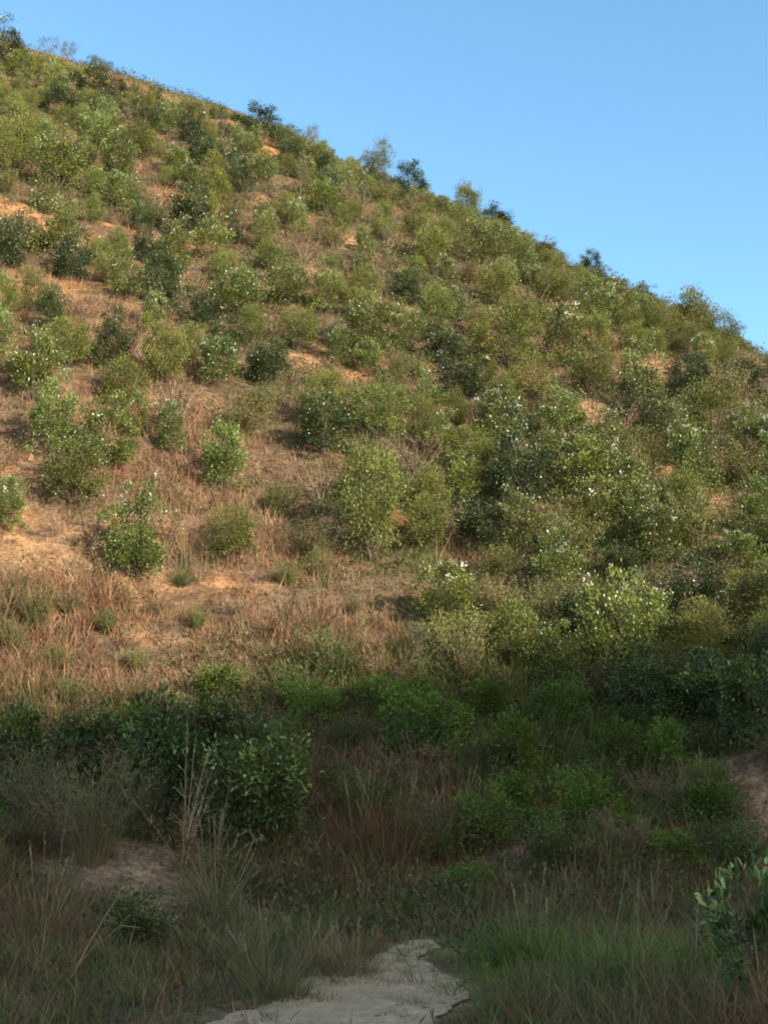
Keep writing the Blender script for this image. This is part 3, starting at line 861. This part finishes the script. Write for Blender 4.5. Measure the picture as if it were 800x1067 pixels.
# low bushes that fill the shaded bank
LMB = [p for p in PLACED if p[5] and p not in LM]
bank = []
r3 = np.random.default_rng(77)
bp_ = [(p[2], p[3], p[4] * .7) for p in PLACED]
tries = 0
while len(bank) < 62 and tries < 8000:
    tries += 1
    y = r3.uniform(13.2, 20.5); x = r3.uniform(-.34, .34) * y; z = float(ground(x, y))
    u, v, dep = project(x, y, z)
    if not (-30 < u < 830) or not (np.interp(u, [0, 300, 800], [745, 705, 690]) < v < 905): continue
    if u < 360 and r3.random() < .5: continue
    if pmask(np.array([x]), np.array([y]), BARE)[0] > .35: continue
    if 350 < u < 460 and 800 < v < 930 and r3.random() < .7: continue
    rad = r3.uniform(.28, .6)
    if any((x - a) ** 2 + (y - b) ** 2 < ((rad + c) * .62) ** 2 for a, b, c in bp_): continue
    bp_.append((x, y, rad))
    k = [K_BANK, K_SHADE, K_TWIG][r3.choice(3, p=[.62, .26, .12])]
    h = rad * r3.uniform(1.1, 1.7)
    best = min(LMB, key=lambda p: (p[0] - u) ** 2 + (p[1] - (v - h / y * F / 2)) ** 2)
    du = u - best[0]; dv = best[1] - (v - h / y * F / 2)
    bank.append((k, x, y, z, h, rad * 2.2, best[5], int(round(math.atan2(dv, du) / (math.pi / 4))) % 8, math.hypot(du, dv)))
cnt = {}
BL = {'bank_bush': 'low fine leaved bush', 'valley_shrub': 'low leafy green bush', 'dry_shrub': 'low brown twiggy bush'}
for (k, x, y, z, h, wd, short, di, dd) in sorted(bank, key=lambda t: t[8]):
    key = (k.name, short, di); n = cnt.get(key, 0); cnt[key] = n + 1
    lab = (f"{ORD[n]} " if n else '') + f"{BL[k.name]} {DIRS[di]} the {short}"
    k.place((x, y, z - .03), h, wd, lab, group='low bushes on the shaded bank')


# ------------------------------------------------------------------ foreground bunches, stalks and stones
def single(name, cat, label, group, meshes, px, py, hpx, h0, tilt=(0, 0), yaw=0.0):
    P = hit(px, py, ground); dep = project(*P)[2]
    root = empty(name)
    for nm, me in meshes.items():
        link(nm, me, root)
    s = hpx * dep / F / h0
    root.location = P; root.scale = (s, s, s); root.rotation_euler = (tilt[0], tilt[1], yaw)
    tag(root, label, cat, group)
    return root


STRAW = ((.17, .12, .065), (.28, .20, .11)); GGR = ((.11, .12, .045), (.20, .195, .085)); GRN = ((.065, .10, .022), (.13, .17, .045)); RED = ((.16, .085, .045), (.24, .14, .075))
GG = 'bunches of grass in the foreground'
for (px, py, hp, H, R, n, w, c, ln, hd, lab) in [
    (285, 1040, 80, .8, .34, 520, .007, GGR, .5, 8, 'grey-green grass bunch on the left side of the path'),
    (250, 1010, 70, .75, .3, 380, .007, GGR, .5, 4, 'pale grass bunch behind the grey-green one left of the path'),
    (365, 1016, 58, .6, .3, 420, .006, STRAW, .5, 6, 'straw coloured grass bunch standing where the path narrows'),
    (330, 1008, 50, .6, .3, 300, .006, STRAW, .55, 4, 'brown dry grass bunch just left of the straw coloured one'),
    (398, 1027, 24, .3, .3, 160, .006, STRAW, .7, 0, 'low straw tuft growing in the middle of the path'),
    (432, 1030, 19, .3, .3, 140, .006, STRAW, .8, 0, 'flattened straw tuft right of the low one in the middle of the path'),
    (365, 1024, 28, .3, .3, 160, .006, GGR, .7, 0, 'small grey-green tuft on the path just before the straw coloured bunch'),
    (312, 1044, 30, .3, .25, 160, .006, STRAW, .7, 0, 'small straw tuft on the left rim of the path'),
    (464, 1036, 26, .3, .25, 150, .006, GRN, .7, 0, 'small green tuft on the right rim of the path'),
    (520, 1010, 56, .6, .36, 480, .006, GRN, .6, 0, 'green grass bunch on the right side where the path narrows'),
    (545, 1062, 76, .6, .36, 500, .006, GRN, .6, 0, 'green grass bunch at the lower right edge of the path'),
    (225, 960, 90, 1.1, .25, 260, .010, GGR, .55, 8, 'long arching grass right of the pale earth patch'),
    (410, 905, 90, 1.0, .35, 420, .009, RED, .45, 10, 'reddish brown dry grass bunch in the middle of the dark bank'),
    (375, 890, 80, 1.0, .35, 360, .009, RED, .5, 6, 'dark brown dry grass bunch left of the reddish one'),
    (470, 880, 80, 1.0, .3, 280, .009, STRAW, .4, 8, 'pale brown grass bunch right of the reddish one'),
    (45, 985, 90, .9, .4, 420, .008, STRAW, .5, 6, 'brown dry grass bunch on the left edge bank'),
    (560, 1010, 80, .7, .4, 520, .007, GRN, .5, 4, 'thick green grass bunch right of the path'),
    (650, 1040, 100, .8, .4, 520, .007, GRN, .5, 5, 'tall green grass bunch in the lower right foreground'),
    (730, 850, 60, .9, .3, 300, .009, STRAW, .5, 6, 'drooping dry grass bunch beside the red earth cut')]:
    single('grass_bunch', 'grass', lab, GG, clump_meshes(int(px * 7 + py), H, R, n, w, c, ln, .8, M_LEAF if c in (GGR, GRN) else M_DRY, hd, (.30, .23, .15)), px, py, hp, H)


for px, py, hp, sd, lab in [(96, 900, 132, 1, 'tall feathery grey-green grass beside the dark shrubs on the left'),
                            (34, 872, 112, 2, 'tall wispy grass at left edge, left of the feathery grey-green one'),
                            (150, 868, 84, 3, 'wispy grass between the feathery grey-green one and the dry stalks')]:
    single('tall_grass', 'grass', lab, 'tall wispy grass on the left bank', feather_meshes(430 + sd, 1.4, .55, 50, 34, L=.13, W=.007, cols=((.10, .11, .045), (.19, .185, .09)), spread=.7, start=.2), px, py, hp, 1.4)


def stalk_meshes(seed, H, n, cols=(.33, .26, .17), fan=.25, side=True):
    r = np.random.default_rng(seed); mb = MB(); lb = MB()
    for k in range(n):
        a = r.uniform(0, 6.28); le = abs(r.normal(0, fan)) if k else .02
        h = H * (1 if k == 0 else r.uniform(.3, .72))
        t = np.linspace(0, 1, 7)[:, None]
        d = np.array([math.cos(a), math.sin(a), 0])
        pts = d * .05 * r.random() + np.array([0, 0, 1.]) * h * t * math.cos(le) + d * h * math.sin(le) * t ** 1.4 + r.normal(0, .008, (7, 3)); pts[0, 2] = -.06
        tube(mb, pts, np.linspace(.008 if k == 0 else .0055, .002, 7), np.array(cols) * r.uniform(.7, 1.15), 5)
        m = 5 if side else 2
        for q in range(m):
            i = r.integers(3, 6); p = pts[i]; e = p + unit(d * .4 + rdir(r, 1)[0] * .7 + [0, 0, .7]) * r.uniform(.08, .26)
            tube(mb, [p, (p + e) / 2, e], [.0045, .0035, .002], np.array(cols) * r.uniform(.7, 1.1), 3)
        m = 14
        P = np.stack([np.interp(r.uniform(.05, .45, m), t[:, 0], pts[:, j]) for j in range(3)], 1)
        D = unit(rdir(r, m) + [0, 0, -.5])
        leaves(lb, P, D, rdir(r, m), .16 * r.uniform(.5, 1.2, m), .02, pal(r, m, (.16, .08, .045), (.22, .125, .07)))
    return {'stems': mb.mesh('stems', M_BARK), 'dead_leaves': lb.mesh('dead_leaves', M_DRY)}


SG = 'dead stalks of the shaded valley'
single('dry_stalks', 'dead plant', 'bunch of dry pale stalks with one tall stem, red-brown dead leaves at its foot', SG, stalk_meshes(5, 2.4, 13), 190, 905, 195, 2.4)
single('dry_stalks', 'dead plant', 'fan of leaning pale stalks before the glossy dark shrub', SG, stalk_meshes(6, 1.5, 9, fan=.5), 222, 915, 110, 1.5, (0, .18))
single('dead_stalk', 'dead plant', 'short straight grey stalk rising from the grass right of the path', SG, stalk_meshes(8, 1.0, 1, (.30, .27, .22), side=False), 592, 962, 58, 1.0)
single('dead_stalk', 'dead plant', 'taller leaning grey stalk right of the short straight one', SG, stalk_meshes(9, 1.2, 1, (.30, .27, .22), side=False), 638, 988, 82, 1.2, (0, .17))
single('dead_stalk', 'dead plant', 'thin dry stalk beside the foreground right shrub', SG, stalk_meshes(10, 1.2, 2, (.30, .26, .2), .2), 722, 1012, 96, 1.2, (0, .1))
single('dead_stalk', 'dead plant', 'long pale stem leaning right across the grass, lower left of the dry stalks', SG, stalk_meshes(12, 1.3, 1, (.36, .31, .22), side=False), 228, 962, 84, 1.3, (0, .45))
single('dead_stalk', 'dead plant', 'bent brown stem leaning over the pale earth at lower left', SG, stalk_meshes(13, 1.3, 2, (.28, .21, .14), .12, side=False), 66, 1026, 150, 1.3, (0, .5))


def stone_mesh(seed, s, col):
    r = np.random.default_rng(seed); mb = MB()
    nu, nv = 9, 14
    th = np.linspace(.05, np.pi - .05, nu)[:, None]; ph = np.linspace(0, 2 * np.pi, nv, endpoint=False)[None]
    X = np.stack([np.sin(th) * np.cos(ph), np.sin(th) * np.sin(ph), np.cos(th) * np.ones_like(ph)], -1)
    k = rdir(r, 6)
    bump = 1 + sum(.22 * np.sign(r.normal()) * np.maximum(0, X @ d) ** 2 for d in k)
    V = X * bump[..., None] * np.array(s)
    i = np.arange(nu - 1)[:, None] * nv; j = np.arange(nv)[None]; q = (j + 1) % nv
    f = np.stack([i + j, i + nv + j, i + nv + q, i + q], -1).reshape(-1, 4)
    mb.add(V.reshape(-1, 3), f, col)
    return mb.mesh('stone', M_PATH, True)


for px, py, s, col, lab in [(350, 944, (.035, .03, .11), (.25, .22, .18), 'small upright pale stone at the foot of the dark bank above the path'),
                            (282, 1060, (.03, .03, .02), (.25, .22, .18), 'little dark pebble lying on the path near the bottom edge')]:
    P = hit(px, py, ground)
    o = link('stone', stone_mesh(int(px), s, col)); o.location = (P[0], P[1], P[2] + s[2] * .6); o.rotation_euler = (0, 0, px)
    tag(o, lab, 'stone')


# ------------------------------------------------------------------ grass and ground cover that nobody could count
def wpick(r, n, lo_y, hi_y, azm):
    """uniform in plan inside the seen wedge"""
    y = np.sqrt(r.uniform(lo_y ** 2, hi_y ** 2, n)); x = r.uniform(-azm, azm, n) * y
    return x, y


C_RED = (np.array([.20, .103, .060]), np.array([.34, .185, .108])); C_STR = (np.array([.20, .145, .075]), np.array([.32, .24, .135]))
C_OLV = (np.array([.105, .10, .040]), np.array([.19, .17, .075])); C_GRN = (np.array([.075, .10, .02]), np.array([.145, .17, .04]))


def tuft_field(seed, n, ylo, yhi, azm, nb, hrange, wscale, far, skip_shrub=False):
    r = np.random.default_rng(seed)
    x, y = wpick(r, n, ylo, yhi, azm)
    soil = np.maximum(np.maximum(pmask(x, y, SOIL) * .88, .8 * sstep(.30, .55, fbm(x / 1.1, y / 1.5, 231, 2)) * (y > 22)), pmask(x, y, BARE) * 1.3); dry = pmask(x, y, DRY, .7); lush = pmask(x, y, LUSH, .7)
    den = .55 + .6 * vnoise(x / 1.3, y / 1.3, 401) - .2
    keep = (r.random(n) < den) & (r.random(n) > soil * .72) & (~in_path(x, y) | ((path_dist(x, y) < .3) & (r.random(n) < .3)))
    
    x, y, dry, lush, soil = x[keep], y[keep], dry[keep], lush[keep], soil[keep]; n = len(x)
    z = ground(x, y)
    # kind of each tuft
    pr = np.clip(dry * .8 + .16 + .12 * (y < 20) * (1 - lush) + .17 * sstep(22, 32, y) * (1 - .8 * lush) + .25 * fbm(x / 3, y / 3, 411, 2) - lush * .6, 0.02, .95)
    isdry = r.random(n) < pr
    isred = r.random(n) < .62
    isgrn = r.random(n) < np.clip(.3 + lush * .6, 0, 1)
    t = r.random((n, 1))
    c = np.where(isdry[:, None], np.where(isred[:, None], C_RED[0] * (1 - t) + C_RED[1] * t, C_STR[0] * (1 - t) + C_STR[1] * t),
                 np.where(isgrn[:, None], C_GRN[0] * (1 - t) + C_GRN[1] * t, C_OLV[0] * (1 - t) + C_OLV[1] * t))
    c = c * (1 + .6 * lush * (y < 13) * ~isdry)[:, None]
    H = r.uniform(hrange[0], hrange[1], n) * (.35 + 1.15 * vnoise(x / 1.2, y / 1.2, 421)) * (1 - .3 * np.clip(soil, 0, 1)) * np.clip(.3 + path_dist(x, y) / 1.0, 0, 1)
    H = H * (1 - .38 * sstep(24, 36, y)) * np.where(isdry & (y > 20), 1 + .45 * dry, 1) * np.where(y < 13, .82, 1)
    return x, y, z, H, c, isdry, r


def tufts_object(name, fields, spread, nb, wfun, far, lean, bend, pick, mat):
    mb = MB()
    for (x, y, z, H, c, isdry, r) in fields:
        s = isdry if pick == 'dry' else ~isdry
        x, y, z, H, c = x[s], y[s], z[s], H[s], c[s]
        n = len(x); i = np.repeat(np.arange(n), nb); m = len(i)
        bx = x[i] + r.normal(0, spread, m); by = y[i] + r.normal(0, spread, m)
        P = np.stack([bx, by, ground(bx, by) - .03], 1)
        h = H[i] * r.uniform(.4, 1.1, m)
        col = c[i] * (1 + .2 * r.normal(size=(m, 1))).clip(.5, 1.5)
        blades(mb, P, h, wfun(by) * np.exp(r.normal(0, .4, m)), r.uniform(0, 6.283, m), np.abs(r.normal(0, lean, m)), np.abs(r.normal(0, bend, m)), col, far, r=r)
    o = link(name, mb.mesh(name, mat)); tag(o, kind='stuff')
    return o


nearf = tuft_field(501, 17000, 5.5, 20.5, .46, 0, (.2, .55), 1, False)
farf = tuft_field(502, 95000, 20.0, 70.0, .42, 0, (.14, .46), 1, True)
tufts_object('dry_grass', [nearf], .07, 20, lambda y: .0035 + y * .00033, False, .35, .7, 'dry', M_DRY)
tufts_object('green_grass', [nearf], .07, 20, lambda y: .0035 + y * .00033, False, .35, .7, 'green', M_LEAF)
tufts_object('slope_dry_grass', [farf], .12, 13, lambda y: .006 + y * .0003, True, .55, 0, 'dry', M_DRY)
tufts_object('slope_green_grass', [farf], .12, 13, lambda y: .006 + y * .0003, True, .55, 0, 'green', M_LEAF)


def cover_object(name, seed, n, ylo, yhi, azm, per, mat):
    r = np.random.default_rng(seed)
    x, y = wpick(r, n, ylo, yhi, azm)
    soil = np.maximum(pmask(x, y, SOIL), pmask(x, y, BARE)); dry = pmask(x, y, DRY, .7); lush = pmask(x, y, LUSH, .7)
    den = sstep(-.35, .35, fbm(x / 1.8, y / 1.8, 601, 3)) * .75 + lush * .35
    keep = (r.random(n) < den * (1 - .75 * dry) * (1 - .25 * sstep(24, 34, y) * (1 - lush))) & (r.random(n) > soil * .97) & ~in_path(x, y)
    x, y, lush = x[keep], y[keep], lush[keep]; n = len(x)
    hh = r.uniform(.12, .5, n) * (.6 + .8 * vnoise(x / 1.5, y / 1.5, 611)) * np.where(y < 12, .55, 1)
    i = np.repeat(np.arange(n), per); m = len(i)
    P = np.stack([x[i] + r.normal(0, .16, m), y[i] + r.normal(0, .16, m), np.zeros(m)], 1)
    P[:, 2] = ground(P[:, 0], P[:, 1]) + hh[i] * r.uniform(.1, 1, m)
    D = unit(rdir(r, m) + [0, 0, .55]); N = unit(rdir(r, m) + [0, 0, .7])
    t = r.random((n, 1)) * .8 + .2 * lush[:, None]
    c = np.array([.055, .066, .022]) * (1 - t) + np.array([.115, .13, .042]) * t
    c = np.where((lush > .4)[:, None], c * np.array([.72, 1.0, .85]), c)
    leaves(MBX := MB(), P, D, N, (.06 + P[:, 1] * .0006) * r.uniform(.6, 1.3, m), (.026 + P[:, 1] * .00035) * r.uniform(.7, 1.2, m), c[i] * (1 + .2 * r.normal(size=(m, 1))).clip(.5, 1.5))
    o = link(name, MBX.mesh(name, mat)); tag(o, kind='stuff')


cover_object('ground_cover', 701, 40000, 10, 68, .42, 22, M_LEAF)


def litter_object():
    """fallen straw and leaf scraps lying on the path and its rims"""
    r = np.random.default_rng(811)
    n = 4200
    x = r.uniform(PATH[:, 0].min() - .5, PATH[:, 0].max() + .5, n); y = r.uniform(6.0, PATH[:, 1].max() + .5, n)
    den = sstep(-.1, .5, fbm(x / .5, y / .8, 821, 2)); inn = in_path(x, y)
    edge = inn & ~(in_path(x - .22, y) & in_path(x + .22, y) & in_path(x, y - .35) & in_path(x, y + .35))
    k = inn & (r.random(n) < np.where(edge, .55, .04 + .22 * den)); x, y = x[k], y[k]; n = len(x)
    P = np.stack([x, y, ground(x, y) + .03], 1)
    D = rdir(r, n) * np.array([1, 1, .12]); N = rdir(r, n) * .4 + np.array([0, 0, 1.])
    mb = MB()
    leaves(mb, P, D, N, r.uniform(.02, .11, n), r.uniform(.006, .02, n), pal(r, n, (.13, .10, .06), (.32, .24, .15)))
    tag(link('path_litter', mb.mesh('path_litter', M_DRY)), kind='stuff')


litter_object()


def clods_object():
    """clods, pebbles and dead leaves lying on the bare soil of the slope and banks"""
    r = np.random.default_rng(911)
    n = 150000
    x, y = wpick(r, n, 11, 68, .42)
    soil = np.maximum(np.maximum(pmask(x, y, SOIL), pmask(x, y, BARE)), .5 * sstep(.25, .5, fbm(x / 1.1, y / 1.5, 231, 2)))
    k = r.random(n) < soil * .5 * vnoise(x / .7, y / .7, 941); x, y = x[k], y[k]; n = len(x)
    sz = r.uniform(.015, .04, n) * np.where(r.random(n) < .06, 2.4, 1) * (1 + y / 70)
    P = np.stack([x, y, ground(x, y)], 1)
    a = r.uniform(0, 6.28, n)
    ring = [P + np.stack([np.cos(a + k_ * 1.57) * sz * r.uniform(.6, 1.3, n), np.sin(a + k_ * 1.57) * sz * r.uniform(.6, 1.3, n), -.3 * sz], 1) for k_ in range(4)]
    V = np.stack(ring + [P + np.stack([r.normal(0, .3, n) * sz, r.normal(0, .3, n) * sz, sz * r.uniform(.4, 1.1, n)], 1)], 1)
    o = np.arange(n)[:, None, None] * 5
    f = (o + np.array([[[0, 1, 4], [1, 2, 4], [2, 3, 4], [3, 0, 4]]])).reshape(-1, 3)
    mb = MB(); mb.add(V.reshape(-1, 3), f, np.repeat(pal(r, n, (.16, .09, .05), (.44, .27, .15)), 5, 0))
    m = n // 2; q = r.integers(0, n, m)
    leaves(mb, P[q] + r.normal(0, .1, (m, 3)) * [1, 1, 0] + [0, 0, .03], rdir(r, m) * [1, 1, .3], rdir(r, m) * .5 + [0, 0, 1.], r.uniform(.05, .14, m), r.uniform(.02, .045, m), pal(r, m, (.10, .06, .035), (.30, .2, .11)))
    tag(link('soil_clods', mb.mesh('soil_clods', M_DRY)), kind='stuff')


clods_object()

# ------------------------------------------------------------------ light, sky, camera
w = bpy.data.worlds.new('World'); S.world = w; w.use_nodes = True
nt = w.node_tree
bg = nt.nodes['Background']
sk = nt.nodes.new('ShaderNodeTexSky'); sk.sky_type = 'NISHITA'; sk.sun_disc = False
sk.sun_elevation = SUN_EL; sk.sun_rotation = SUN_AZ
sk.air_density = 1.0; sk.dust_density = 0.25; sk.ozone_density = 1.0
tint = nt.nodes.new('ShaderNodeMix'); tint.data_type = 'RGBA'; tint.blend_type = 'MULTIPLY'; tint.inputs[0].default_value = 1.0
# clear blue away from the sun, added warm boost toward it to lift shade
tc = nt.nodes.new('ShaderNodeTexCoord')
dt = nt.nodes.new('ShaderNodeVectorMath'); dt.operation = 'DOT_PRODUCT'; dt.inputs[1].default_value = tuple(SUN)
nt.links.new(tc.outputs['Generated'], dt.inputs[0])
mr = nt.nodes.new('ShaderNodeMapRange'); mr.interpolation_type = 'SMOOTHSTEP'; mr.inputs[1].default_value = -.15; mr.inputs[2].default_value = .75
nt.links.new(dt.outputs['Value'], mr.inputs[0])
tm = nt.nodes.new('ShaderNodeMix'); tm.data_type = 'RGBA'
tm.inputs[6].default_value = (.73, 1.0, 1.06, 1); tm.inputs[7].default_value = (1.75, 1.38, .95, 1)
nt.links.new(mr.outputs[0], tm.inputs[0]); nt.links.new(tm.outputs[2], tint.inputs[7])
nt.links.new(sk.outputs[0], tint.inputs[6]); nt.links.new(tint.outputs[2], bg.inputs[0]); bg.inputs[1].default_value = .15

ld = bpy.data.lights.new('sun', 'SUN'); ld.energy = 4.9; ld.angle = math.radians(.5); ld.color = (1.0, .885, .72)
lo = bpy.data.objects.new('sun', ld); COL.objects.link(lo)
lo.rotation_euler = Vector(SUN).to_track_quat('Z', 'Y').to_euler(); lo.location = (60, -60, 60)

cd = bpy.data.cameras.new('camera'); cam = bpy.data.objects.new('camera', cd); COL.objects.link(cam)
cd.sensor_fit = 'VERTICAL'; cd.sensor_height = 36.0; cd.lens = 36.0 * F / 1067.0
cd.clip_start = .1; cd.clip_end = 2000
cam.location = (0, 0, CAMZ); cam.rotation_euler = (math.pi / 2 + PITCH, 0, 0)
S.camera = cam

S.view_settings.view_transform = 'Standard'; S.view_settings.look = 'None'; S.view_settings.gamma = 1.0
S.view_settings.use_curve_mapping = False; S.view_settings.exposure = 1.12
S.cycles.max_bounces = 8; S.cycles.diffuse_bounces = 6; S.cycles.transmission_bounces = 4; S.cycles.transparent_max_bounces = 4
S.cycles.glossy_bounces = 2
S.cycles.filter_width = 1.9
S.cycles.use_denoising = True
